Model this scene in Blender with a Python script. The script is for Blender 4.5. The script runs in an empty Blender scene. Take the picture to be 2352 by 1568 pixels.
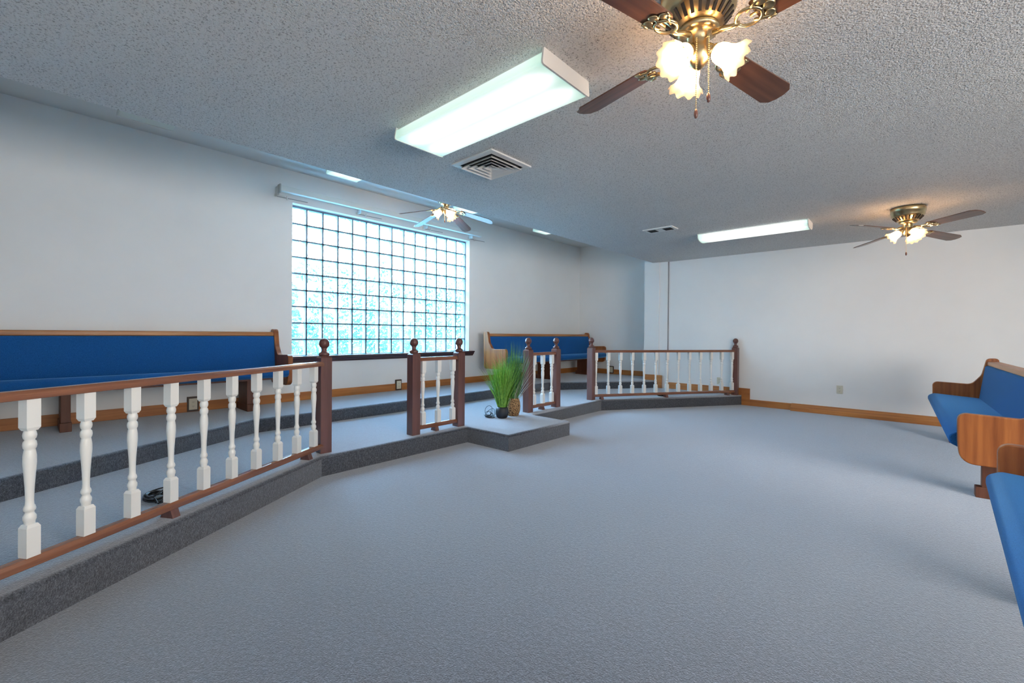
import bpy, bmesh, math, random
from mathutils import Vector, Matrix
PI = math.pi
random.seed(7)
scene = bpy.context.scene
COL = scene.collection
def R(d): return math.radians(d)

# ------------------------------------------------------------------ mesh helper
class MB:
    def __init__(self): self.v = []; self.f = []; self.s = []
    def add(self, vs, fs, smooth=False):
        o = len(self.v); self.v += [tuple(p) for p in vs]
        for f in fs: self.f.append([i + o for i in f]); self.s.append(smooth)
        return self
    def box(self, x0, x1, y0, y1, z0, z1, M=None):
        vs = [Vector((x, y, z)) for z in (z0, z1) for y in (y0, y1) for x in (x0, x1)]
        if M: vs = [M @ p for p in vs]
        return self.add(vs, [(0,2,3,1),(4,5,7,6),(0,1,5,4),(2,6,7,3),(0,4,6,2),(1,3,7,5)])
    def prism(self, poly, fn, a, b, smooth=False):
        # poly: 2-D outline, fn(p, t) -> 3-D point, extruded from t=a to t=b
        n = len(poly); vs = [fn(p, a) for p in poly] + [fn(p, b) for p in poly]
        self.add(vs, [(i, (i+1) % n, n + (i+1) % n, n + i) for i in range(n)], smooth)
        self.add(vs, [tuple(range(n))[::-1], tuple(range(n, 2*n))])
        return self
    def lathe(self, prof, n=20, M=None, smooth=True, ripple=None):
        vs = []
        for j, (r, z) in enumerate(prof):
            for k in range(n):
                a = 2*PI*k/n; rr = r; zz = z
                if ripple: rr, zz = ripple(j, a, r, z)
                p = Vector((rr*math.cos(a), rr*math.sin(a), zz)); vs.append(M @ p if M else p)
        fs = []
        for j in range(len(prof)-1):
            for k in range(n):
                fs.append((j*n+k, j*n+(k+1) % n, (j+1)*n+(k+1) % n, (j+1)*n+k))
        self.add(vs, fs, smooth)
        return self
    def cap(self, prof_pt, n, M=None, up=True):
        r, z = prof_pt
        vs = [Vector((r*math.cos(2*PI*k/n), r*math.sin(2*PI*k/n), z)) for k in range(n)]
        if M: vs = [M @ p for p in vs]
        return self.add(vs, [tuple(range(n)) if up else tuple(range(n))[::-1]])
    def tube(self, pts, r, n=8, caps=True):
        pts = [Vector(p) for p in pts]; rings = []
        up = Vector((0, 0, 1))
        for i, p in enumerate(pts):
            t = (pts[min(i+1, len(pts)-1)] - pts[max(i-1, 0)]).normalized()
            a = t.cross(up)
            if a.length < 1e-3: a = t.cross(Vector((1, 0, 0)))
            a.normalize(); b = a.cross(t).normalized()
            rr = r[i] if isinstance(r, (list, tuple)) else r
            rings.append([p + a*rr*math.cos(2*PI*k/n) + b*rr*math.sin(2*PI*k/n) for k in range(n)])
        vs = [q for g in rings for q in g]; fs = []
        for i in range(len(pts)-1):
            for k in range(n): fs.append((i*n+k, i*n+(k+1) % n, (i+1)*n+(k+1) % n, (i+1)*n+k))
        self.add(vs, fs, True)
        if caps:
            self.add(rings[0], [tuple(range(n))[::-1]]); self.add(rings[-1], [tuple(range(n))])
        return self
    def sphere(self, c, r, n=14, m=9, sz=1.0):
        prof = [(max(1e-4, r*math.sin(PI*j/m)), -r*sz*math.cos(PI*j/m)) for j in range(m+1)]
        return self.lathe(prof, n, Matrix.Translation(c))
    def mesh(self, name, mats, recalc=True):
        me = bpy.data.meshes.new(name); me.from_pydata(self.v, [], self.f)
        for i, s in enumerate(self.s): me.polygons[i].use_smooth = s
        for m in (mats if isinstance(mats, (list, tuple)) else [mats]): me.materials.append(m)
        if recalc:
            bm = bmesh.new(); bm.from_mesh(me); bmesh.ops.remove_doubles(bm, verts=bm.verts, dist=1e-5)
            bmesh.ops.recalc_face_normals(bm, faces=bm.faces); bm.to_mesh(me); bm.free()
        me.update(); return me
    def build(self, name, mats, parent=None, loc=None, rotz=0, bevel=0, recalc=True, seg=2):
        o = bpy.data.objects.new(name, self.mesh(name, mats, recalc)); COL.objects.link(o)
        if parent: o.parent = parent
        if loc: o.location = loc
        if rotz: o.rotation_euler = (0, 0, rotz)
        if bevel:
            b = o.modifiers.new('edge', 'BEVEL'); b.width = bevel; b.segments = seg; b.limit_method = 'ANGLE'; b.angle_limit = R(40)
        return o
def tag(o, label, cat, group=None):
    o['label'] = label; o['category'] = cat
    if group: o['group'] = group
    return o
def thing(name, label, cat, loc=(0, 0, 0), rotz=0, group=None):
    o = bpy.data.objects.new(name, None); COL.objects.link(o)
    o.location = loc; o.rotation_euler = (0, 0, rotz); o.empty_display_size = .1
    return tag(o, label, cat, group)
def struct(o, label=None):
    o['kind'] = 'structure'
    if label: o['label'] = label
    return o
def inst(name, mesh, parent, loc=(0, 0, 0), rot=(0, 0, 0)):
    o = bpy.data.objects.new(name, mesh); COL.objects.link(o); o.parent = parent
    o.location = loc; o.rotation_euler = rot; return o
def copy_tree(o, parent=None):
    c = o.copy(); COL.objects.link(c)
    if parent: c.parent = parent
    for ch in [x for x in COL.objects if x.parent == o]: copy_tree(ch, c)
    return c
def rounded(poly, rads, seg=5):
    out = []; n = len(poly)
    for i in range(n):
        p = Vector(poly[i]); r = rads[i] if isinstance(rads, (list, tuple)) else rads
        if r <= 0: out.append(tuple(p)); continue
        a = (Vector(poly[i-1]) - p); b = (Vector(poly[(i+1) % n]) - p)
        la, lb = a.length, b.length; a.normalize(); b.normalize()
        ang = a.angle(b); d = min(r/math.tan(ang/2), la*.49, lb*.49); rr = d*math.tan(ang/2)
        c = p + (a+b).normalized()*(rr/math.sin(ang/2))
        p0 = p + a*d - c; p1 = p + b*d - c
        a0 = math.atan2(p0.y, p0.x); a1 = math.atan2(p1.y, p1.x); da = (a1-a0+PI) % (2*PI) - PI
        for k in range(seg+1): out.append((c.x + rr*math.cos(a0+da*k/seg), c.y + rr*math.sin(a0+da*k/seg)))
    return out

# ------------------------------------------------------------------ materials
class NT:
    def __init__(self, name):
        self.m = bpy.data.materials.new(name); self.m.use_nodes = True
        self.t = self.m.node_tree; self.t.nodes.clear()
        self.out = self.n('ShaderNodeOutputMaterial')
    def n(self, typ, **kw):
        x = self.t.nodes.new(typ)
        for k, v in kw.items():
            if k.startswith('i_'):
                key = k[2:]
                key = int(key) if key.isdigit() else key.replace('_', ' ')
                x.inputs[key].default_value = v
            else: setattr(x, k, v)
        return x
    def l(self, a, b): self.t.links.new(a, b)
    def coord(self, scale=(1, 1, 1), kind='Object'):
        c = self.n('ShaderNodeTexCoord'); m = self.n('ShaderNodeMapping'); m.inputs['Scale'].default_value = scale
        self.l(c.outputs[kind], m.inputs['Vector']); return m.outputs['Vector']
    def noise(self, vec, scale, detail=3, rough=.5):
        x = self.n('ShaderNodeTexNoise'); x.inputs['Scale'].default_value = scale
        x.inputs['Detail'].default_value = detail; x.inputs['Roughness'].default_value = rough
        self.l(vec, x.inputs['Vector']); return x.outputs['Fac']
    def ramp(self, fac, stops):
        x = self.n('ShaderNodeValToRGB'); e = x.color_ramp.elements
        while len(e) < len(stops): e.new(.5)
        for el, (p, c) in zip(e, stops): el.position = p; el.color = (*c, 1)
        self.l(fac, x.inputs['Fac']); return x.outputs['Color']
    def math(self, op, a, b=None, clamp=False):
        x = self.n('ShaderNodeMath', operation=op, use_clamp=clamp)
        for i, s in enumerate((a, b)):
            if s is None: continue
            if hasattr(s, 'links'): self.l(s, x.inputs[i])
            else: x.inputs[i].default_value = s
        return x.outputs[0]
    def bump(self, h, strength, dist):
        b = self.n('ShaderNodeBump'); b.inputs['Strength'].default_value = strength; b.inputs['Distance'].default_value = dist
        self.l(h, b.inputs['Height']); return b.outputs['Normal']
    def pbsdf(self, color=None, rough=.5, **kw):
        p = self.n('ShaderNodeBsdfPrincipled'); p.inputs['Roughness'].default_value = rough
        if color is not None:
            if hasattr(color, 'links'): self.l(color, p.inputs['Base Color'])
            else: p.inputs['Base Color'].default_value = (*color, 1)
        for k, v in kw.items():
            key = k.replace('_', ' ')
            if hasattr(v, 'links'): self.l(v, p.inputs[key])
            else: p.inputs[key].default_value = v
        self.l(p.outputs[0], self.out.inputs['Surface']); return p

def mat_plain(name, color, rough=.5, **kw):
    t = NT(name); t.pbsdf(color, rough, **kw); return t.m
def mat_wood(name, dark, light, axis='x', rough=.4, scale=1.0, spec=.4, coat=0.0, wave=.12):
    t = NT(name); s = [26*scale]*3; s['xyz'.index(axis)] = 1.6*scale
    v = t.coord(s); nz = t.noise(v, 1.0, 5, .6)
    w = t.n('ShaderNodeTexWave', wave_type='BANDS', bands_direction={'x': 'Y', 'y': 'X', 'z': 'X'}[axis])
    w.inputs['Scale'].default_value = .35; w.inputs['Distortion'].default_value = 7; w.inputs['Detail'].default_value = 2
    t.l(v, w.inputs['Vector'])
    f = t.math('ADD', t.math('MULTIPLY', nz, 1-wave), t.math('MULTIPLY', w.outputs['Fac'], wave))
    c = t.ramp(f, [(.3, dark), (.68, light)])
    t.pbsdf(c, rough, Normal=t.bump(nz, .12, .002), Specular_IOR_Level=spec, Coat_Weight=coat, Coat_Roughness=.2)
    return t.m

def mat_wall():
    t = NT('wall_paint'); v = t.coord()
    n1 = t.noise(v, 1.1, 4, .6); n2 = t.noise(v, 160, 2)
    c = t.ramp(n1, [(.3, (.80, .805, .80)), (.7, (.845, .85, .84))])
    t.pbsdf(c, .75, Normal=t.bump(n2, .12, .002), Specular_IOR_Level=.25); return t.m
def mat_popcorn():
    t = NT('popcorn_texture'); v = t.coord()
    vo = t.n('ShaderNodeTexVoronoi'); vo.inputs['Scale'].default_value = 130; vo.inputs['Randomness'].default_value = 1
    t.l(v, vo.inputs['Vector'])
    n1 = t.noise(v, 96, 3, .65); n2 = t.noise(v, 280, 2, .6); n0 = t.noise(v, .7, 2)
    hgt = t.math('ADD', t.math('MULTIPLY', t.math('SUBTRACT', 1.0, vo.outputs['Distance']), .7), t.math('ADD', n1, t.math('MULTIPLY', n2, .5)))
    spk = t.ramp(t.math('ADD', t.math('MULTIPLY', n1, .7), t.math('MULTIPLY', n2, .3)), [(.38, (.44, .44, .44)), (.46, (.90, .90, .89)), (.7, (.94, .94, .93))])
    mx = t.n('ShaderNodeMixRGB', blend_type='MULTIPLY'); mx.inputs[0].default_value = 1
    t.l(spk, mx.inputs[1]); t.l(t.ramp(n0, [(.35, (.93, .93, .94)), (.65, (1, 1, 1))]), mx.inputs[2])
    t.pbsdf(mx.outputs[0], .95, Normal=t.bump(hgt, 1.0, .011), Specular_IOR_Level=.1); return t.m
def mat_carpet():
    t = NT('carpet_fibre'); v = t.coord()
    n1 = t.noise(v, 170, 2, .6); n2 = t.noise(v, 62, 3, .6); n3 = t.noise(v, 1.3, 4, .6)
    f = t.math('ADD', t.math('MULTIPLY', n1, .6), t.math('MULTIPLY', n2, .4))
    c = t.ramp(f, [(.36, (.014, .015, .018)), (.5, (.050, .055, .066)), (.64, (.118, .126, .146))])
    w = t.ramp(n3, [(.28, (.80, .80, .81)), (.5, (1, 1, 1))])
    mx = t.n('ShaderNodeMixRGB', blend_type='MULTIPLY'); mx.inputs[0].default_value = 1
    t.l(c, mx.inputs[1]); t.l(w, mx.inputs[2])
    t.pbsdf(mx.outputs[0], .95, Normal=t.bump(f, .8, .006), Specular_IOR_Level=.05, Sheen_Weight=.80, Sheen_Roughness=.56, Sheen_Tint=(.90, .935, 1, 1)); return t.m
def mat_fabric():
    t = NT('blue_upholstery'); v = t.coord()
    n1 = t.noise(v, 420, 2, .6); n2 = t.noise(v, 6, 3)
    c = t.ramp(n1, [(.3, (.005, .045, .165)), (.7, (.022, .135, .39))])
    t.pbsdf(c, .9, Normal=t.bump(n1, .4, .002), Specular_IOR_Level=.1, Sheen_Weight=.5, Sheen_Roughness=.4, Sheen_Tint=(.25, .6, 1, 1)); return t.m
def mat_brass():
    t = NT('antique_brass'); t.pbsdf((.55, .43, .24), .28, Metallic=1.0); return t.m
def mat_emit(name, color, strength, base=(.8, .8, .8)):
    t = NT(name); t.pbsdf(base, .4, Emission_Color=(*color, 1), Emission_Strength=strength); return t.m
def mat_diffuser(name, strength):
    # prismatic acrylic lens, two fluorescent tubes behind it (lens length runs along local x, width along local y)
    t = NT(name); c = t.n('ShaderNodeTexCoord'); sp = t.n('ShaderNodeSeparateXYZ'); t.l(c.outputs['Object'], sp.inputs[0])
    ay = t.math('ABSOLUTE', sp.outputs['Y']); d = t.math('ABSOLUTE', t.math('SUBTRACT', ay, .085))
    tube = t.math('POWER', t.math('SUBTRACT', 1.0, t.math('MULTIPLY', d, 5.0), True), 2.3)
    ax = t.math('ABSOLUTE', sp.outputs['X'])
    end = t.math('MULTIPLY', t.math('SUBTRACT', .62, ax), 7.0, True)
    s = t.math('MULTIPLY', t.math('ADD', t.math('MULTIPLY', t.math('MULTIPLY', tube, end), .70), .30), strength)
    cc = t.ramp(t.math('MULTIPLY', tube, end), [(0, (.55, 1, .78)), (.35, (.93, 1, .97))])
    p = t.pbsdf((.7, .78, .74), .3); t.l(cc, p.inputs['Emission Color']); t.l(s, p.inputs['Emission Strength']); return t.m
def mat_shade():
    t = NT('frosted_glass_shade')
    d = t.n('ShaderNodeBsdfDiffuse'); d.inputs['Color'].default_value = (.55, .51, .44, 1)
    tr = t.n('ShaderNodeBsdfTranslucent'); tr.inputs['Color'].default_value = (.24, .20, .15, 1)
    g = t.n('ShaderNodeBsdfGlossy'); g.inputs['Roughness'].default_value = .15
    m1 = t.n('ShaderNodeMixShader'); m1.inputs[0].default_value = .62; t.l(d.outputs[0], m1.inputs[1]); t.l(tr.outputs[0], m1.inputs[2])
    m2 = t.n('ShaderNodeMixShader'); m2.inputs[0].default_value = .06; t.l(m1.outputs[0], m2.inputs[1]); t.l(g.outputs[0], m2.inputs[2])
    tp = t.n('ShaderNodeBsdfTransparent'); tp.inputs['Color'].default_value = (1, .92, .80, 1)
    m3 = t.n('ShaderNodeMixShader'); m3.inputs[0].default_value = .38; t.l(m2.outputs[0], m3.inputs[1]); t.l(tp.outputs[0], m3.inputs[2])
    t.l(m3.outputs[0], t.out.inputs['Surface']); return t.m
def mat_glassblock():
    t = NT('wavy_glass_block'); v = t.coord()
    n1 = t.noise(v, 16, 2, .4)
    w = t.n('ShaderNodeTexVoronoi', feature='SMOOTH_F1'); w.inputs['Scale'].default_value = 22; t.l(v, w.inputs['Vector'])
    hgt = t.math('ADD', n1, w.outputs['Distance'])
    nb = t.bump(hgt, 1.0, .05)
    rf = t.n('ShaderNodeBsdfRefraction'); rf.inputs['IOR'].default_value = 1.35; rf.inputs['Roughness'].default_value = .04
    rf.inputs['Color'].default_value = (.80, .99, 1, 1); t.l(nb, rf.inputs['Normal'])
    tp = t.n('ShaderNodeBsdfTransparent'); tp.inputs['Color'].default_value = (.84, .99, 1, 1)
    gl = t.n('ShaderNodeBsdfGlossy'); gl.inputs['Roughness'].default_value = .05; t.l(nb, gl.inputs['Normal'])
    m1 = t.n('ShaderNodeMixShader'); m1.inputs[0].default_value = .62; t.l(tp.outputs[0], m1.inputs[1]); t.l(rf.outputs[0], m1.inputs[2])
    m2 = t.n('ShaderNodeMixShader'); m2.inputs[0].default_value = .05; t.l(m1.outputs[0], m2.inputs[1]); t.l(gl.outputs[0], m2.inputs[2])
    t.l(m2.outputs[0], t.out.inputs['Surface']); return t.m
def mat_glasswall():
    t = NT('glass_block_edge')
    d = t.n('ShaderNodeBsdfDiffuse'); d.inputs['Color'].default_value = (.55, .88, .93, 1)
    tr = t.n('ShaderNodeBsdfTranslucent'); tr.inputs['Color'].default_value = (.6, .95, 1, 1)
    m1 = t.n('ShaderNodeMixShader'); m1.inputs[0].default_value = .5; t.l(d.outputs[0], m1.inputs[1]); t.l(tr.outputs[0], m1.inputs[2])
    t.l(m1.outputs[0], t.out.inputs['Surface']); return t.m
def mat_grass(name, a, b):
    t = NT(name); v = t.coord((1, 1, 1)); n = t.noise(v, 30, 3)
    t.pbsdf(t.ramp(n, [(.3, a), (.7, b)]), .45, Specular_IOR_Level=.5); return t.m
def mat_basket():
    t = NT('woven_seagrass'); v = t.coord()
    vo = t.n('ShaderNodeTexVoronoi'); vo.inputs['Scale'].default_value = 95; t.l(v, vo.inputs['Vector'])
    c = t.ramp(vo.outputs['Distance'], [(.0, (.62, .40, .20)), (.45, (.36, .20, .085)), (.75, (.05, .025, .012))])
    t.pbsdf(c, .8, Normal=t.bump(vo.outputs['Distance'], -.9, .012)); return t.m

M = dict(
    wall=mat_wall(), popcorn=mat_popcorn(), carpet=mat_carpet(), fabric=mat_fabric(), brass=mat_brass(),
    smoothceil=mat_plain('flat_ceiling_paint', (.72, .735, .72), .85, Specular_IOR_Level=.15),
    oakbase_y=mat_wood('oak_baseboard_along_y', (.31, .105, .026), (.50, .19, .048), 'y'),
    oakbase_x=mat_wood('oak_baseboard_along_x', (.31, .105, .026), (.50, .19, .048), 'x'),
    pew_z=mat_wood('pew_oak_panel', (.17, .044, .011), (.36, .12, .031), 'z', .35, .8),
    pew_y=mat_wood('pew_oak_rail', (.27, .095, .026), (.48, .195, .062), 'y', .35),
    pewdark=mat_wood('pew_dark_oak', (.085, .028, .014), (.15, .05, .025), 'z', .5),
    newel=mat_wood('dark_newel_wood', (.085, .034, .028), (.165, .072, .058), 'z', .3, 1.2, .5),
    handrail=mat_wood('stained_handrail_wood', (.15, .055, .028), (.30, .12, .06), 'x', .24, 1.2, .5, .35),
    sill=mat_wood('dark_sill_wood', (.035, .022, .028), (.075, .045, .05), 'y', .3, 1, .5),
    white=mat_plain('white_gloss_paint', (.80, .79, .75), .32),
    whitemetal=mat_plain('white_enamel_metal', (.78, .78, .76), .4),
    alum=mat_plain('painted_headrail', (.70, .72, .70), .4),
    greyline=mat_plain('grey_metal_rod', (.30, .31, .33), .5),
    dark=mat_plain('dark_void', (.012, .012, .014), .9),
    black=mat_plain('black_rubber_cable', (.012, .014, .017), .35),
    blackpot=mat_plain('matt_black_ceramic', (.018, .02, .026), .55),
    soil=mat_plain('dark_moss', (.03, .035, .02), .9),
    ivory=mat_plain('ivory_plastic', (.62, .58, .46), .4),
    brownplate=mat_plain('dark_brown_outlet_frame', (.05, .028, .018), .4),
    mortar=mat_plain('grey_grout', (.13, .16, .20), .7),
    glassblock=mat_glassblock(), glasswall=mat_glasswall(),
    blade=mat_wood('walnut_fan_blade', (.075, .030, .018), (.17, .075, .042), 'x', .3, 1, .5, .15),
    shade=mat_shade(), bulb=mat_emit('lit_warm_bulb', (1, .62, .33), 95),
    diffuser=mat_diffuser('lit_prismatic_lens', 1.15), diffuser_dim=mat_diffuser('lit_alcove_lens', 1.0),
    diffuser_off=mat_plain('unlit_prismatic_lens', (.66, .70, .64), .35),
    grass1=mat_grass('bright_grass', (.10, .27, .03), (.30, .55, .09)),
    grass2=mat_grass('deep_grass', (.035, .13, .03), (.12, .30, .07)),
    grass_pale=mat_grass('pale_plume', (.45, .50, .32), (.70, .72, .55)),
    basket=mat_basket(), seam=mat_plain('shadow_gap_grey', (.22, .24, .27), .8),
    paper=mat_plain('cream_scrap', (.75, .68, .45), .8),
    hedge=mat_grass('hedge_leaf', (.003, .045, .044), (.012, .085, .08)),
    lawn=mat_plain('pale_outside_paving', (.55, .57, .58), .9), siding=mat_plain('outside_rendering', (.6, .62, .6), .9),
)

# ------------------------------------------------------------------ dimensions (metres, camera stands over x=y=0)
P1, P2 = .158, .29                  # lower and upper platform heights
XW = -5.52                          # wall with the glass blocks
XC = -3.535                         # edge of the dropped ceiling
H1, H2 = 2.44, 3.05
YF, YA, YB, YAB = 7.80, 8.315, -.47, -1.0
XR = 4.5

# ------------------------------------------------------------------ shell
def platform(name, pts, z0, z1):
    bm = bmesh.new()
    b = [bm.verts.new((x, y, z0)) for x, y in pts]; t = [bm.verts.new((x, y, z1)) for x, y in pts]
    n = len(pts); bm.faces.new(t); bm.faces.new(b[::-1])
    for i in range(n): bm.faces.new((b[i], b[(i+1) % n], t[(i+1) % n], t[i]))
    bmesh.ops.recalc_face_normals(bm, faces=bm.faces)
    e = [x for x in bm.edges if all(abs(v.co.z-z1) < 1e-6 for v in x.verts)]
    bmesh.ops.bevel(bm, geom=e, offset=.022, segments=4, profile=.5, affect='EDGES')
    me = bpy.data.meshes.new(name); bm.to_mesh(me); bm.free(); me.materials.append(M['carpet'])
    for p in me.polygons: p.use_smooth = abs(p.normal.z) < .98 and abs(p.normal.z) > .02
    o = bpy.data.objects.new(name, me); COL.objects.link(o); return struct(o)

struct(MB().box(XW, XR, YAB, YA, -.1, 0).build('floor', M['carpet']))
low = [(-2.04, YF), (-3.385, 5.70), (-3.385, 4.075), (-2.81, 4.06), (-2.83, 3.08), (-3.385, 3.06), (-3.385, 1.545),
       (-2.41, -.06), (-2.15, YB), (-3.535, YB), (-3.535, YAB), (XW, YAB), (XW, YA), (-3.70, YA), (-3.70, 7.74), (-3.42, 7.74), (-3.42, YF)]
platform('floor_lower_platform', low, .0, P1)
up = [(-3.42, 7.74), (-4.62, 6.05), (-4.62, 1.46), (-3.74, -.13), (-3.56, YB), (-3.56, YAB), (XW, YAB), (XW, YA), (-3.70, YA), (-3.70, 7.74)]
platform('floor_upper_platform', up, P1, P2)

# wall with glass-block opening
WY0, WY1, WZ0, WZ1 = 2.148, 5.005, .812, 2.672
T = .22
wl = MB()
wl.box(XW-T, XW, YAB, WY0, 0, H2); wl.box(XW-T, XW, WY1, YA, 0, H2)
wl.box(XW-T, XW, WY0, WY1, 0, WZ0); wl.box(XW-T, XW, WY0, WY1, WZ1, H2)
struct(wl.build('wall_left', M['wall']))
far = MB(); far.box(-3.263, XR, YF, YF+.2, 0, H1)
struct(far.build('wall_far', M['wall']))
af = MB(); af.box(XW, -3.70, YA, YA+.2, 0, H2)
af.box(-3.70, -3.42, 7.74, YA+.2, 0, H2); af.box(-3.42, -3.272, 7.765, YA+.2, 0, H2)
struct(af.build('wall_alcove', M['wall']))
struct(MB().box(-3.272, -3.263, 7.785, YF+.2, 0, H1).build('gap_shade_1', M['seam']))  # strip with the shadow of the wall seam put into its grey
bk = MB(); bk.box(-3.535, XR, YB-.2, YB, 0, H1); bk.box(XW, -3.535, YAB-.2, YAB, 0, H2); bk.box(-3.735, -3.535, YAB, YB, 0, H2)
struct(bk.build('wall_back', M['wall']))
struct(MB().box(XR, XR+.2, YB-.2, YF+.2, 0, H1).build('wall_right', M['wall']))
ce = MB(); ce.box(XC, XR+.2, YB-.2, YF+.2, H1, H2+.2)
n_main = len(ce.f)
ce.box(XW-T, XC, YAB-.2, YA+.2, H2, H2+.2)
ceo = ce.build('ceiling', [M['popcorn'], M['smoothceil']], recalc=False)
for i, p in enumerate(ceo.data.polygons): p.material_index = 0 if i < n_main else 1
ceo.data.polygons[4].material_index = 1
struct(ceo)

# baseboards
struct(MB().box(XW, XW+.018, YAB, YA, P2, P2+.10).build('baseboard_left', M['oakbase_y'], bevel=.003))
b = MB(); b.box(XW+.018, -3.70, YA-.018, YA, P2, P2+.10); b.box(-3.70, -3.51, 7.722, 7.74, P2, P2+.10)
b.box(-3.51, -3.35, 7.722, 7.74, P1, P2+.10)
struct(b.build('baseboard_alcove', M['oakbase_x'], bevel=.003))
b = MB(); b.box(-3.35, -2.04, YF-.018, YF, P1, P1+.112); b.box(-2.04, -1.918, YF-.018, YF, 0, P1+.112)
b.box(-1.918, -1.345, YF-.018, YF, 0, .10)
b.prism([(YF, 0), (YF, .105), (YF-.012, .105), (YF-.095, .052), (YF-.10, .046), (YF-.10, 0)], lambda p, t: (t, p[0], p[1]), -1.345, XR)
struct(b.build('baseboard_far', M['oakbase_x'], bevel=.002))
struct(MB().box(-3.3, XR, YB, YB+.018, 0, .10).build('baseboard_back', M['oakbase_x']))
struct(MB().box(XR-.018, XR, YB, YF, 0, .10).build('baseboard_right', M['oakbase_y']))

# ------------------------------------------------------------------ glass-block window
win = bpy.data.objects.new('window_1', None); COL.objects.link(win); win.location = (-5.62, 2.156, .826); struct(win, 'wide glass block window in the left wall')
B = .2032; NC, NR = 14, 9; GH = NR*B
gp = MB()
for i in range(NC):
    for j in range(NR):
        y0, y1, z0, z1 = i*B+.007, (i+1)*B-.007, j*B+.007, (j+1)*B-.007
        q = .018
        vs = [(0, y0, z0), (0, y1, z0), (0, y1, z1), (0, y0, z1), (-.006, y0+q, z0+q), (-.006, y1-q, z0+q), (-.006, y1-q, z1-q), (-.006, y0+q, z1-q)]
        gp.add(vs, [(0, 1, 5, 4), (1, 2, 6, 5), (2, 3, 7, 6), (3, 0, 4, 7), (4, 5, 6, 7)])
gp.build('glass_blocks', M['glassblock'], win, recalc=False)
gr = MB(); gw = MB()
for i in range(NC+1):
    y = i*B; gr.box(-.004, .004, y-.0095, y+.0095, 0, GH); gw.box(-.085, -.004, y-.007, y+.007, 0, GH)
for j in range(NR+1):
    z = j*B; gr.box(-.004, .004, 0, NC*B, z-.0095, z+.0095)
    for i in range(NC): gw.box(-.085, -.004, i*B+.0075, (i+1)*B-.0075, z-.007, z+.007)
gr.build('grout_lines', M['mortar'], win); gw.build('block_edges', M['glasswall'], win)
# head strip that closes the opening above the top row
fr = MB(); fr.box(-.12, 0.0, -.005, WY1-2.156, GH+.006, WZ1-.826); fr.box(-.12, 0, NC*B+.006, WY1-2.156, 0, GH+.006)
fr.build('window_frame', mat_plain('window_frame_paint', (.42, .50, .60), .5), win)
sl = MB()
sl.prism([(.0, -.014), (.0, 0.002), (.165, 0.002), (.165, -.018), (.150, -.024), (.140, -.05), (.128, -.056), (.118, -.075), (.1, -.075), (.1, -.014)],
         lambda p, t: (p[0], t, p[1]), -.03, 2.925)
sl.build('window_sill', M['sill'], win)

# ------------------------------------------------------------------ railings
def newel_mesh():
    m = MB(); w = .0445
    z1, z2 = .758, .775
    vs = [(sx*w, sy*w, 0) for sx, sy in ((-1,-1),(1,-1),(1,1),(-1,1))] + [(sx*w, sy*w, z1) for sx, sy in ((-1,-1),(1,-1),(1,1),(-1,1))] + \
         [(sx*.030, sy*.030, z2) for sx, sy in ((-1,-1),(1,-1),(1,1),(-1,1))]
    m.add(vs, [(3,2,1,0)] + [(i, (i+1) % 4, 4+(i+1) % 4, 4+i) for i in range(4)] + [(4+i, 4+(i+1) % 4, 8+(i+1) % 4, 8+i) for i in range(4)] + [(8,9,10,11)])
    return m.mesh('newel_post', M['newel'])
def finial_mesh():
    prof = [(.001, .77), (.036, .772), (.041, .782), (.041, .792), (.036, .799), (.026, .803), (.020, .812), (.019, .824), (.024, .833)]
    R0, c = .041, .873
    grooves = (.10, .34, .58)
    for k in range(41):
        a = -1.0 + (PI/2+1.0)*k/40
        g = max([max(0, 1-abs(a-q)/.065) for q in grooves])
        rr = R0*(1-.085*g); prof.append((max(.001, rr*math.cos(a)), c + rr*1.05*math.sin(a)))
    m = MB(); m.lathe(prof, 24); return m.mesh('finial', M['newel'])
def baluster_mesh():
    # square blocks top and bottom, turned vase between; total height 1 unit = .615 m
    H = .615; w = .0222; m = MB()
    def block(z0, z1, taper_top):
        c = .012
        za, zb = (z0, z1-c) if taper_top else (z0+c, z1)
        sq = ((-1,-1),(1,-1),(1,1),(-1,1))
        if taper_top: rings = [(w, z0), (w, za + (z1-c-za)), (.0165, z1)]
        else: rings = [(.0165, z0), (w, z0+c), (w, z1)]
        vs = [(sx*r, sy*r, z) for r, z in rings for sx, sy in sq]
        m.add(vs, [(3,2,1,0)] + [(j*4+i, j*4+(i+1) % 4, (j+1)*4+(i+1) % 4, (j+1)*4+i) for j in (0, 1) for i in range(4)] + [(8,9,10,11)])
    block(0, .205*H, True); block(.80*H, H, False)
    pr = [(.016, .205), (.0165, .222), (.0195, .235), (.0195, .255), (.0155, .268), (.0135, .277), (.0135, .284), (.0175, .292), (.0185, .304), (.0165, .318), (.0135, .327),
          (.0125, .355), (.0140, .44), (.0175, .53), (.0203, .595), (.0198, .64), (.0172, .672), (.0160, .68), (.0195, .69), (.0210, .708), (.0195, .728), (.0155, .737), (.0150, .742), (.0190, .752), (.0208, .770), (.0192, .787), (.0165, .798), (.0165, .802)]
    m.lathe([(r*1.0, z*H) for r, z in pr], 18)
    return m.mesh('baluster', M['white'])
NEWEL, FINIAL, BAL = newel_mesh(), finial_mesh(), baluster_mesh()
def hand_profile(w, h): return rounded([(-w/2, 0), (w/2, 0), (w/2, h*.62), (w*.30, h), (-w*.30, h), (-w/2, h*.62)], [.004, .004, .008, .010, .010, .008], 3)
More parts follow.
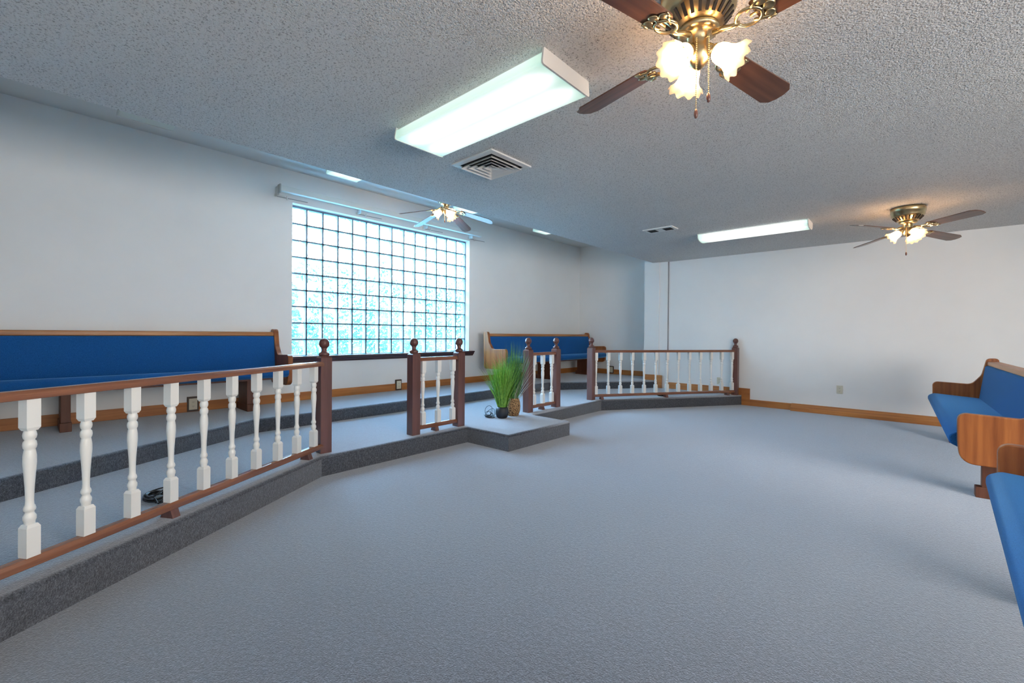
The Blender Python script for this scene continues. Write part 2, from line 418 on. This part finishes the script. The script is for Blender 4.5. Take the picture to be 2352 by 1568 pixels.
def railing(label, a, b, posts, bals, blocks, base=P1, group='spindle railings along the platform edge'):
    # a, b: 2-D ends of the rail line; posts/bals/blocks: distances from a
    d = Vector((b[0]-a[0], b[1]-a[1])); L = d.length; ang = math.atan2(d.y, d.x)
    t = thing('railing', label, 'railing', (a[0], a[1], base), ang, group)
    for s, rot in posts:
        p = inst('newel_post', NEWEL, t, (s, 0, 0), (0, 0, rot-ang)); inst('finial', FINIAL, p)
    s0, s1 = posts[0][0], posts[-1][0]
    MB().prism(hand_profile(.060, .036), lambda p, u: (u, p[0], .694+p[1]), s0+.04, s1-.03).build('handrail', M['handrail'], t)
    MB().prism(hand_profile(.056, .038), lambda p, u: (u, p[0], .040+p[1]), s0+.04, s1-.03).build('bottom_rail', M['handrail'], t)
    for s in bals: inst('baluster', BAL, t, (s, 0, .0785))
    for s in blocks:
        m = MB(); w0, w1, e = .040, .024, .021
        vs = [(-e, -w0, 0), (e, -w0, 0), (e, w0, 0), (-e, w0, 0), (-e, -w1, .042), (e, -w1, .042), (e, w1, .042), (-e, w1, .042)]
        m.add(vs, [(3,2,1,0),(4,5,6,7),(0,1,5,4),(1,2,6,5),(2,3,7,6),(3,0,4,7)]).build('support_block', M['newel'], t, (s, 0, 0))
    return t
XP = -3.50
dl = Vector((.5094, -.8605)); A0 = (XP, 1.612)
La = 2.42
railing('long railing with ten white spindles nearest the camera, running out of the left edge', A0, (A0[0]+dl.x*La, A0[1]+dl.y*La),
        [(0, 0), (La, 0)], [.128+.1925*k for k in range(12)], [.21, 1.285, 2.2])
railing('short three-spindle railing left of the grass plants, below the glass block window', (XP, 2.475), (XP, 3.037), [(0, 0), (.562, 0)], [.105, .29, .478], [.255])
railing('short three-spindle railing right of the grass plants, in front of the far pew', (XP, 4.158), (XP, 4.73), [(0, 0), (.572, 0)], [.112, .29, .478], [.27])
A1 = (XP, 5.60); B1 = (-2.125, 7.745)
L1 = math.hypot(B1[0]-A1[0], B1[1]-A1[1])
railing('long railing at the right end of the platform, ending against the far wall', A1, B1, [(0, 0), (L1, 0)],
        [.076+.2005*k for k in range(13)], [.17, 1.26, 2.39])

# ------------------------------------------------------------------ pews (local x = towards the seat front, y = length, z up)
def pew(label, loc, rotz, length, legs, lift=0):
    t = thing('church_pew', label, 'pew', loc, rotz, 'blue upholstered church pews')
    out = [(.015, .25), (.497, .25), (.509, .40), (.51, .585), (.20, .575), (.125, .68), (.088, .86), (-.005, .865)]
    out = rounded(out, [.05, .085, 0, .045, .075, .12, .035, .03], 6)
    h = length/2
    for sgn in (-1, 1):
        y0, y1 = (h-.052, h) if sgn > 0 else (-h, -h+.052)
        MB().prism(out, lambda p, u: (p[0], u, p[1]+lift), y0, y1).build('end_panel', M['pew_z'], t, bevel=.006)
    # back: frame, cushion and top rail
    MB().prism([(.015, .34), (.09, .34), (.045, .79), (.005, .79)], lambda p, u: (p[0], u, p[1]+lift), -h+.052, h-.052).build('backrest_board', M['pewdark'], t)
    MB().prism(rounded([(.075, .37), (.15, .37), (.10, .783), (.045, .783)], [.01, .02, .025, .01], 4), lambda p, u: (p[0], u, p[1]+lift), -h+.054, h-.054, ).build('backrest_cushion', M['fabric'], t)
    MB().prism(rounded([(-.002, .785), (.088, .785), (.084, .828), (.0, .832)], .008, 3), lambda p, u: (p[0], u, p[1]+lift), -h+.052, h-.052).build('top_rail', M['pew_y'], t)
    # seat
    seat = rounded([(.10, .35), (.50, .345), (.548, .37), (.548, .425), (.50, .452), (.10, .425)], [.01, .03, .035, .035, .05, .01], 5)
    e = .054
    MB().prism(seat, lambda p, u: (p[0], u, p[1]+lift), -h+e, h-e, True).build('seat_cushion', M['fabric'], t, bevel=.008)
    MB().box(.06, .46, -h+.052, h-.052, .325+lift, .352+lift).build('seat_board', M['pewdark'], t)
    for y in legs:
        m = MB(); m.box(.09, .365, y-.03, y+.03, .06, .325+lift); m.box(.05, .395, y-.036, y+.036, 0, .075)
        m.build('pedestal_leg', M['pewdark'], t, bevel=.004)
    return t
pew('long blue pew against the left wall behind the nearest railing', (-5.492, .48, P2), 0, 2.95, [-1.1, -.26, 1.10])
pew('blue pew in the far corner behind the grass plants', (-5.295, 6.685, P2), 0, 3.11, [-1.15, -.2, 1.12])
# right-hand rows face the platform (local +x = world -x)
cC = math.radians(180+1.1)
pew('blue pew on the carpet at the right edge, farther one, whole armrest end visible', (.711, 5.60, 0), cC, 2.82, [-1.02, 1.08], .032)
cD = math.radians(180-2.4)
pew('blue pew nearest the camera at the right edge, cropped to its seat and one end', (.760, 1.74, 0), cD, 2.86, [-1.05, 1.05], .028)

# ------------------------------------------------------------------ ceiling fixtures
def wrap_light(label, x0, x1, y0, y1, zc, lens, depth=.075, curved=False, group='fluorescent ceiling fixtures'):
    cx, cy = (x0+x1)/2, (y0+y1)/2; hx, hy = (x1-x0)/2, (y1-y0)/2
    t = thing('ceiling_light', label, 'ceiling light', (cx, cy, zc), 0, group)
    MB().box(-hx, hx, -hy+.012, hy-.012, -.022, 0).build('housing', M['whitemetal'], t)
    if curved: prof = [(-hy, -.012)] + [(-hy*math.cos(PI*k/12), -.012-depth*math.sin(PI*k/12)**.6) for k in range(1, 12)] + [(hy, -.012)]
    else: prof = rounded([(-hy, -.018), (-hy-.012, -depth), (hy+.012, -depth), (hy, -.018)], [0, .012, .012, 0], 3)
    m = MB(); m.prism(prof, lambda p, u: (u, p[0], p[1]), -hx+.006, hx-.006); m.build('diffuser', lens, t)
    ep = [(p[0]*1.02, p[1]-.004 if p[1] < -.03 else 0) for p in prof]
    for s in (-1, 1):
        MB().prism(ep, lambda p, u: (u, p[0], p[1]), s*hx-.005, s*hx+.005).build('end_cap', M['whitemetal'], t)
    return t
wrap_light('large lit fluorescent fixture on the popcorn ceiling beside the near fan', -2.475, -1.27, 1.602, 1.97, H1, M['diffuser'])
wrap_light('narrow lit fluorescent fixture on the popcorn ceiling near the far wall', -2.09, -.88, 5.90, 6.185, H1, M['diffuser'], .078, True)
gl = 'recess ceiling fixtures above the left wall'
wrap_light('unlit fluorescent fixture farthest left, in the raised ceiling above the near pew', -5.10, -3.88, .535, .905, H2, M['diffuser_off'], group=gl)
wrap_light('lit fluorescent fixture in the raised ceiling above the left half of the window', -5.10, -3.88, 2.37, 2.74, H2, M['diffuser_dim'], group=gl)
wrap_light('fluorescent fixture in the raised ceiling partly hidden behind the recess fan', -5.10, -3.88, 4.30, 4.67, H2, M['diffuser_dim'], group=gl)
wrap_light('lit fluorescent fixture in the raised ceiling above the far corner pew', -5.10, -3.88, 6.17, 6.54, H2, M['diffuser_dim'], group=gl)

# square four-way air diffuser
t = thing('ceiling_vent', 'square four-way louvred air vent beside the large fluorescent fixture', 'vent', (-2.45, 2.445, H1))
def ring(m, a, b, za, zb, th=.003):
    # square ring from half-size a (height za) to half-size b (height zb)
    sq = ((-1,-1),(1,-1),(1,1),(-1,1))
    vs = [(sx*a, sy*a, za) for sx, sy in sq] + [(sx*b, sy*b, zb) for sx, sy in sq] + [(sx*a, sy*a, za+th) for sx, sy in sq] + [(sx*b, sy*b, zb+th) for sx, sy in sq]
    fs = []
    for i in range(4):
        j = (i+1) % 4
        fs += [(i, j, 4+j, 4+i), (8+i, 12+i, 12+j, 8+j), (i, 8+i, 8+j, j), (4+i, 4+j, 12+j, 12+i)]
    m.add(vs, fs)
m = MB(); ring(m, .222, .178, -.014, -.016); ring(m, .222, .220, -.014, -.004); m.build('vent_frame', M['whitemetal'], t)
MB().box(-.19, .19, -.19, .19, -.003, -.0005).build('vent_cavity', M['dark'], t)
for k in range(4):
    a = .168-.042*k
    m = MB(); ring(m, a, max(.006, a-.030), -.036+.002*k, -.008); m.build('louvre', M['whitemetal'], t)
t = thing('ceiling_vent', 'small white ceiling register with two dark openings near the narrow fixture', 'vent', (-2.345, 5.325, H1))
MB().box(-.19, .19, -.10, .10, -.012, .003).build('register_plate', M['whitemetal'], t, bevel=.003)
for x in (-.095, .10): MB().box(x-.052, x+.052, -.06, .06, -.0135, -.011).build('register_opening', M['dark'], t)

# ceiling fans (origin on the ceiling)
def blade_mesh(R0, R1):
    n = 14; pts = []
    w0, w1 = .055, .066
    L = [(R0, -w0*.8), (R0+.02, -w0)] + [(R0+.02+(R1-.05-R0-.02)*k/4, -(w0+(w1-w0)*k/4)) for k in range(1, 5)] + [(R1-.012, -w1*.72), (R1, -w1*.25)]
    poly = L + [(x, -y) for x, y in L[::-1]]
    m = MB(); m.prism(poly, lambda p, u: (p[0], p[1], u), -.003, .003)
    return m.mesh('blade', M['blade'])
def bracket_mesh(R0):
    m = MB()
    m.tube([(.062, 0, .012), (.10, 0, .004), (.135, 0, -.010), (.16, 0, -.012)], [.011, .010, .009, .008], 8)
    # open oval ring and three prongs gripping the blade root
    ringp = [(.195 + .042*math.cos(a), .038*math.sin(a), -.010) for a in [2*PI*k/20 for k in range(21)]]
    m.tube(ringp, .006, 6, False)
    for y in (-.042, 0, .042):
        m.tube([(.20, y*.6, -.010), (.235, y*.95, -.009), (.262-abs(y)*.3, y*1.1, -.007)], [.006, .007, .004], 6)
    for y, x, r in ((0, .262, .021), (-.033, .250, .019), (.033, .250, .019)):
        m.lathe([(.0005, -.012), (r*.7, -.0115), (r, -.009), (r*.7, -.0065), (.0005, -.006)], 14, Matrix.Translation((x, y, 0)))
    m.tube([(.237, -.050, -.009), (.262, -.054, -.009)], [.006, .004], 6); m.tube([(.237, .050, -.009), (.262, .054, -.009)], [.006, .004], 6)
    return m.mesh('blade_bracket', M['brass'])
def shade_mesh():
    prof = [(.020, 0), (.026, .006), (.034, .018), (.038, .034), (.039, .050), (.043, .066), (.052, .082), (.063, .094), (.069, .099)]
    def rip(j, a, r, z):
        k = max(0, (j-4)/4); return r*(1+.045*k*math.cos(10*a)), z + .006*k*k*math.cos(10*a)
    m = MB(); m.lathe(prof, 60, None, True, rip); return m.mesh('lamp_shade', M['shade'])
def bulb_mesh():
    m = MB(); m.lathe([(.001, .012), (.013, .014), (.016, .03), (.026, .045), (.033, .062), (.032, .080), (.022, .094), (.001, .100)], 18); return m.mesh('bulb', M['bulb'])
SHADE, BULB, BLADE, BRACKET = shade_mesh(), bulb_mesh(), blade_mesh(.215, .645), bracket_mesh(.2)
def fan(label, x, y, zc, z0, blades, shades, droop=0, tilt=(0, 0), chains=(), rscale=1.0, drop=0):
    # z0 = underside of the motor; blades: azimuths in degrees
    t = thing('ceiling_fan', label, 'ceiling fan', (x, y, zc), 0, 'brass ceiling fans with wooden blades')
    d = z0 - zc; top = d + .145
    m = MB(); prof = []
    if top < -.02: prof += [(.001, 0), (.065, 0), (.068, -.03), (.045, -.06), (.02, -.065), (.02, top)]
    else: top = 0
    prof += [(.02, top), (.138, top), (.140, top-.02), (.140, top-.052), (.133, top-.056), (.133, top-.085), (.126, d+.052), (.085, d+.006), (.001, d+.004)]
    m.lathe(prof, 40); m.build('motor_housing', M['brass'], t)
    s = MB()
    for k in range(24):
        a = 2*PI*(k+.5)/24; Mx = Matrix.Rotation(a, 4, 'Z') @ Matrix.Translation((.1058, 0, d+.0288)) @ Matrix.Rotation(math.atan2(.747, -.666), 4, 'Y')
        s.box(-.023, .023, -.0055, .0055, -.003, .003, Mx)
    s.build('cooling_slots', M['dark'], t)
    m = MB(); m.lathe([(.001, d+.004), (.072, d+.004), (.075, d-.012), (.06, d-.02), (.040, d-.022), (.040, d-.075), (.043, d-.080), (.043, d-.10), (.036, d-.125), (.018, d-.145), (.008, d-.152), (.001, d-.153)], 32)
    m.build('light_kit', M['brass'], t)
    for az in blades:
        a = R(az); zz = d - .034 - drop
        Mt = Matrix.Translation((0, 0, zz)) @ Matrix.Rotation(a, 4, 'Z')
        lift = math.atan(tilt[0]*math.cos(a) + tilt[1]*math.sin(a)) - math.atan(droop)
        Mt = Mt @ Matrix.Rotation(-lift, 4, 'Y') @ Matrix.Scale(rscale, 4, (1, 0, 0))
        br = bpy.data.objects.new('blade_bracket', BRACKET); COL.objects.link(br); br.parent = t; br.matrix_local = Mt @ Matrix.Translation((0, 0, -.020)) @ Matrix.Rotation(R(-9), 4, 'X')
        bl = bpy.data.objects.new('blade', BLADE); COL.objects.link(bl); bl.parent = t
        bl.matrix_local = Mt @ Matrix.Translation((0, 0, -.022)) @ Matrix.Rotation(R(-12), 4, 'X')
    for az in shades:
        a = R(az)
        Mt = Matrix.Translation((.052*math.cos(a), .052*math.sin(a), d-.093)) @ Matrix.Rotation(a, 4, 'Z') @ Matrix.Rotation(R(180-52), 4, 'Y')
        so = MB(); so.tube([(0, 0, -.022), (0, 0, .006)], .019, 14); so.lathe([(.019, -.002), (.024, .002), (.024, .010), (.020, .012)], 18)
        k = so.build('lamp_socket', M['brass'], t); k.matrix_local = Mt
        sh = bpy.data.objects.new('lamp_shade', SHADE); COL.objects.link(sh); sh.parent = t; sh.matrix_local = Mt @ Matrix.Translation((0, 0, .006))
        bu = bpy.data.objects.new('bulb', BULB); COL.objects.link(bu); bu.parent = sh; bu.matrix_local = Matrix.Identity(4)
    for cx, cy, z1 in chains:
        c = MB(); zt = d-.06; n = int((zt-(z1-zc))/.007); r0 = math.hypot(cx, cy)
        for k in range(n): c.sphere((cx, cy, zt-.007*k), .0026, 6, 4)
        c.tube([(cx*.04/r0, cy*.04/r0, zt+.008), (cx, cy, zt)], .003, 6)
        co = c.build('pull_chain', M['brass'], t)
        kb = MB(); kb.lathe([(.001, .012), (.004, .010), (.007, 0), (.0075, -.012), (.005, -.022), (.001, -.024)], 12, Matrix.Translation((cx, cy, z1-zc)))
        kb.build('pull_knob', M['newel'], co)
    return t
fan('brass ceiling fan close overhead at the top of the picture', -.62, 1.735, H1, 2.292, [76.4, 166.4, 256.4, 346.4], [250, 10, 130], .0, (0, 0), [(.012, -.05, 1.955), (.050, -.03, 2.01)])
fan('brass ceiling fan at the right in front of the far wall', -.045, 6.06, H1, 2.295, [56, 131, 235, 314], [190, -50, 70], .04, (0.0, -.045), [(-.01, -.048, 1.97)], 1.08, .02)
fan('ceiling fan hanging from the raised ceiling in front of the glass block window', -4.42, 3.60, H2, 2.775, [38.1, 110.1, 182.1, 254.1, 326.1], [-12, 108, 228], .285, (-.04, 0), [(.03, -.045, 2.54), (.045, -.01, 2.60)], .985)

# ------------------------------------------------------------------ blind headrail over the window
t = thing('blind_headrail', 'long white blind headrail on brackets above the glass block window', 'blind rail', (-5.52, 1.96, 2.73))
MB().box(.095, .155, 0, 3.18, .012, .075).build('rail', M['alum'], t, bevel=.004)
for k, y in enumerate((0.0, 1.02, 2.10, 3.02)):
    m = MB(); m.box(0, .10, y-.0, y+.004, -.03, .085); m.box(0, .004, y-.02, y+.10, -.03, .0); m.build('bracket', M['alum'], t)
    m = MB(); m.tube([(.012, y, -.026), (.012, y+.36, -.020)], .004, 6); m.build('tilt_rod', M['greyline'], t)
    m = MB(); m.tube([(.014, y+.12, -.045), (.014, y+.12, .0)], .008, 8); m.build('cord_clip', M['whitemetal'], t)
MB().box(.088, .162, -.012, .0, -.012, .085).build('end_cap', mat_plain('worn_grey_plastic', (.40, .40, .38), .6), t)

# ------------------------------------------------------------------ outlets
def outlet(label, loc, rotz, framed, w=.072, hgt=.115):
    t = thing('power_outlet', label, 'power outlet', loc, rotz, 'wall power outlets')
    y0 = 0
    if framed:
        MB().box(0, .022, -.050, .050, -.076, .076).build('outlet_frame', M['brownplate'], t, bevel=.003); y0 = .022
    MB().box(y0, y0+.006, -w/2, w/2, -hgt/2, hgt/2).build('cover_plate', M['ivory'], t, bevel=.002)
    for z in (-.021, .021):
        s = MB(); s.prism(rounded([(-.016, -.014), (.016, -.014), (.016, .014), (-.016, .014)], .007, 3), lambda p, u: (u, p[0], z+p[1]), y0+.006, y0+.0075)
        so = s.build('socket', M['ivory'], t)
        h = MB()
        for y in (-.006, .006): h.box(y0+.0075, y0+.0082, y-.0012, y+.0012, z-.003, z+.006)
        h.box(y0+.0075, y0+.0082, -.002, .002, z-.010, z-.006); h.build('socket_slots', M['dark'], so)
    return t
outlet('brown-framed outlet under the pew behind the nearest railing', (XW+.004, 1.162, P2+.080), 0, True)
outlet('brown-framed outlet on the skirting under the glass block window', (XW+.004, 3.626, P2+.080), 0, True)
outlet('dark-framed outlet on the recess end wall beside the far pew', (-4.69, YA-.004, P2+.090), R(-90), True)
outlet('ivory outlet seen through the right end of the far railing', (-2.387, YF-.002, .360), R(-90), False)
outlet('ivory outlet alone on the bare far wall between railing and right pews', (-.762, YF-.002, .361), R(-90), False)

# ------------------------------------------------------------------ plants
def grass(n, h0, h1, spread, r0, seed, bend=.5, w=.0032):
    rnd = random.Random(seed); m = MB()
    for _ in range(n):
        az = rnd.uniform(0, 2*PI); r = r0*math.sqrt(rnd.random()); hh = rnd.uniform(h0, h1)
        out = spread*rnd.random()**1.2; bx = rnd.uniform(.6, 1.6)*bend
        d = Vector((math.cos(az), math.sin(az), 0)); sd = Vector((-d.y, d.x, 0)); tw = rnd.uniform(-1, 1); sd = (sd*math.cos(tw)+d*math.sin(tw))
        base = d*r; vs = []; N = 6
        for k in range(N+1):
            u = k/N; p = base + d*(out*(u*.55 + bx*u*u*.6)) + Vector((0, 0, hh*(u - .10*bx*out/spread*u*u*u)))
            ww = w*(1-u**2.2*.93); vs += [p - sd*ww, p + sd*ww]
        m.add(vs, [(2*k, 2*k+1, 2*k+3, 2*k+2) for k in range(N)], True)
    return m
t = thing('potted_grass', 'bright green grass plant in a small black round pot', 'plant', (-3.47, 3.665, P1))
m = MB(); m.lathe([(.001, 0), (.050, 0), (.062, .012), (.073, .045), (.075, .075), (.068, .112), (.058, .128), (.052, .126), (.058, .10), (.001, .10)], 32); m.build('pot', M['blackpot'], t)
m = grass(480, .34, .60, .27, .042, 3, .5, .0042); f = m.build('grass_blades', M['grass1'], t, (0, 0, .10), recalc=False)
t = thing('potted_grass', 'taller darker grass plant in a woven seagrass basket', 'plant', (-3.48, 3.865, P1))
m = MB(); m.lathe([(.001, 0), (.058, 0), (.066, .01), (.082, .06), (.086, .11), (.080, .16), (.068, .205), (.062, .208), (.060, .19), (.001, .18)], 32); m.build('basket', M['basket'], t)
m = grass(380, .36, .62, .22, .05, 5, .5, .0045); m.build('grass_blades', M['grass2'], t, (0, 0, .16), recalc=False)
m = grass(60, .62, .74, .20, .05, 8, .3, .0026); m.build('tall_blades', M['grass2'], t, (0, 0, .16), recalc=False)
m = grass(34, .22, .50, .42, .05, 11, .7, .0030); m.build('pale_plumes', M['grass_pale'], t, (0, 0, .16), recalc=False)

# ------------------------------------------------------------------ cables
def coil(label, loc, loops, r, seed, rise=0, rot=0, ends=2, th=.0042, sq=.8):
    rnd = random.Random(seed); m = MB(); pts = []
    cx = cy = 0; N = 16
    ks = [(r*rnd.uniform(.55, 1.15), r*rnd.uniform(-.35, .35), r*rnd.uniform(-.25, .25), rnd.uniform(-.5, .5)) for _ in range(loops+1)]
    for k in range(loops*N):
        i, f = divmod(k/N, 1); a0, a1 = ks[int(i)], ks[int(i)+1]
        rr, ox, oy, tl = [p+(q-p)*f for p, q in zip(a0, a1)]
        a = 2*PI*k/N
        pts.append((ox+rr*1.25*math.cos(a), oy+rr*sq*math.sin(a), th+.003+.006*int(i)*.6+max(0, tl)*rise*(1+math.sin(a))))
    m.tube(pts, th, 6)
    for e in range(ends):
        s = pts[0] if e == 0 else pts[-1]; az = rnd.uniform(0, 2*PI)
        q = [(s[0]+1.1*r*u*math.cos(az)+.15*r*math.sin(5*u), s[1]+1.1*r*u*math.sin(az), max(th+.001, s[2]*(1-u))) for u in (0, .25, .5, .75, 1.0)]
        m.tube(q, th, 6)
    o = m.build('coiled_cable', M['black'], None, loc, rot)
    return tag(o, label, 'cable', 'loose black cables on the platform')
coil('coil of black cable behind the third and fourth spindles of the nearest railing', (-3.22, .50, P1), 6, .062, 2, .05)
coil('small tangle of black cables beside the black plant pot', (-3.585, 3.575, P1), 7, .044, 5, .14, .4, 2, .0030)
coil('black cable coil on the platform under the far right railing', (-2.915, 6.735, P1), 6, .066, 9, .02, .95)
for lab, x, y, s in (('larger cream scrap on the upper platform beside the end skirting', -3.86, 7.60, .030), ('smaller cream scrap on the upper platform near the dark end of the step', -3.62, 7.60, .017)):
    m = MB(); vs = [(-s, -s*.5, .001), (s, -s*.6, .004), (s*1.1, s*.5, .018), (-s*.7, s*.6, .012), (-s*.2, 0, .022)]
    m.add(vs, [(0, 1, 4), (1, 2, 4), (2, 3, 4), (3, 0, 4), (0, 3, 2, 1)])
    tag(m.build('paper_scrap', M['paper'], None, (x, y, P2)), lab, 'paper scrap', 'cream paper scraps')

# ------------------------------------------------------------------ outside the window
struct(MB().box(-40, XW-T-.02, -30, 40, -.6, -.5).build('floor_outside', M['lawn']))
rnd = random.Random(4); m = MB()
for q in range(350):
    hz = rnd.uniform(.2, 3.3); m.sphere((rnd.uniform(-.7, .7), rnd.uniform(-7, 9), hz), rnd.uniform(.28, .55)*(1.15-.14*hz), 9, 6)
tag(m.build('hedge', M['hedge'], None, (-10.6, 3.5, -.5)), 'long green hedge outside, blurred behind the glass blocks', 'hedge')

# ------------------------------------------------------------------ light
w = bpy.data.worlds.new('World'); scene.world = w; w.use_nodes = True; nt = w.node_tree; nt.nodes.clear()
o = nt.nodes.new('ShaderNodeOutputWorld'); bg = nt.nodes.new('ShaderNodeBackground'); tc = nt.nodes.new('ShaderNodeTexCoord')
sp = nt.nodes.new('ShaderNodeSeparateXYZ'); rp = nt.nodes.new('ShaderNodeValToRGB')
nt.links.new(tc.outputs['Generated'], sp.inputs[0]); nt.links.new(sp.outputs['Z'], rp.inputs[0])
e = rp.color_ramp.elements; e[0].position = 0; e[0].color = (.68, .83, 1, 1); e[1].position = .6; e[1].color = (.40, .62, 1, 1)
nt.links.new(rp.outputs[0], bg.inputs[0]); bg.inputs[1].default_value = 38; nt.links.new(bg.outputs[0], o.inputs[0])
def light(name, kind, loc, rot, energy, color, **kw):
    d = bpy.data.lights.new(name, kind); d.energy = energy; d.color = color
    for k, v in kw.items(): setattr(d, k, v)
    ob = bpy.data.objects.new(name, d); COL.objects.link(ob); ob.location = loc; ob.rotation_euler = rot; return ob
s = light('sun', 'SUN', (0, 0, 10), (R(40), 0, R(80)), 16.0, (1, .97, .9), angle=R(2))
po = light('window_portal', 'AREA', (-5.78, 3.58, 1.74), (0, R(-90), 0), 1, (1, 1, 1), shape='RECTANGLE', size=1.9, size_y=2.9)
po.data.cycles.is_portal = True
# fill lamps added in the unseen part of the room to brighten it
for k, (x, y) in enumerate(((1.6, .8), (2.8, 1.6))):
    light('ceiling_fill_lamp', 'AREA', (x, y, 2.34), (0, 0, 0), 32, (1, .98, .95), shape='RECTANGLE', size=1.2, size_y=.35)

light('side_fill_light', 'AREA', (XR-.03, 1.4, 1.4), (0, R(90), 0), 165, (1, .95, .89), shape='RECTANGLE', size=1.8, size_y=3.4)  # added fill on the unseen right wall, which has no window

# ------------------------------------------------------------------ camera
F = 1013.43
cam = bpy.data.cameras.new('camera'); cam.sensor_width = 36; cam.sensor_fit = 'HORIZONTAL'; cam.lens = 36*F/2352; cam.clip_start = .02
cam.shift_y = -(784-771.53)/2352
co = bpy.data.objects.new('camera', cam); COL.objects.link(co)
yaw, pit, rol = R(42.2203), R(-.2933), R(.4412)
fw = Vector((-math.sin(yaw)*math.cos(pit), math.cos(yaw)*math.cos(pit), math.sin(pit)))
r0 = Vector((math.cos(yaw), math.sin(yaw), 0)); u0 = r0.cross(fw)
rr = math.cos(rol)*r0 + math.sin(rol)*u0; uu = -math.sin(rol)*r0 + math.cos(rol)*u0
Mx = Matrix((( rr.x, uu.x, -fw.x, 0), (rr.y, uu.y, -fw.y, 0), (rr.z, uu.z, -fw.z, 1.12), (0, 0, 0, 1)))
co.matrix_world = Mx
scene.camera = co
vs = scene.view_settings; vs.view_transform = 'Standard'; vs.look = 'None'; vs.exposure = 0.53; vs.gamma = 1; vs.use_curve_mapping = False
scene.cycles.max_bounces = 10; scene.cycles.diffuse_bounces = 6; scene.cycles.transparent_max_bounces = 16
scene.cycles.sample_clamp_indirect = 6; scene.cycles.use_denoising = True
scene.cycles.caustics_reflective = False
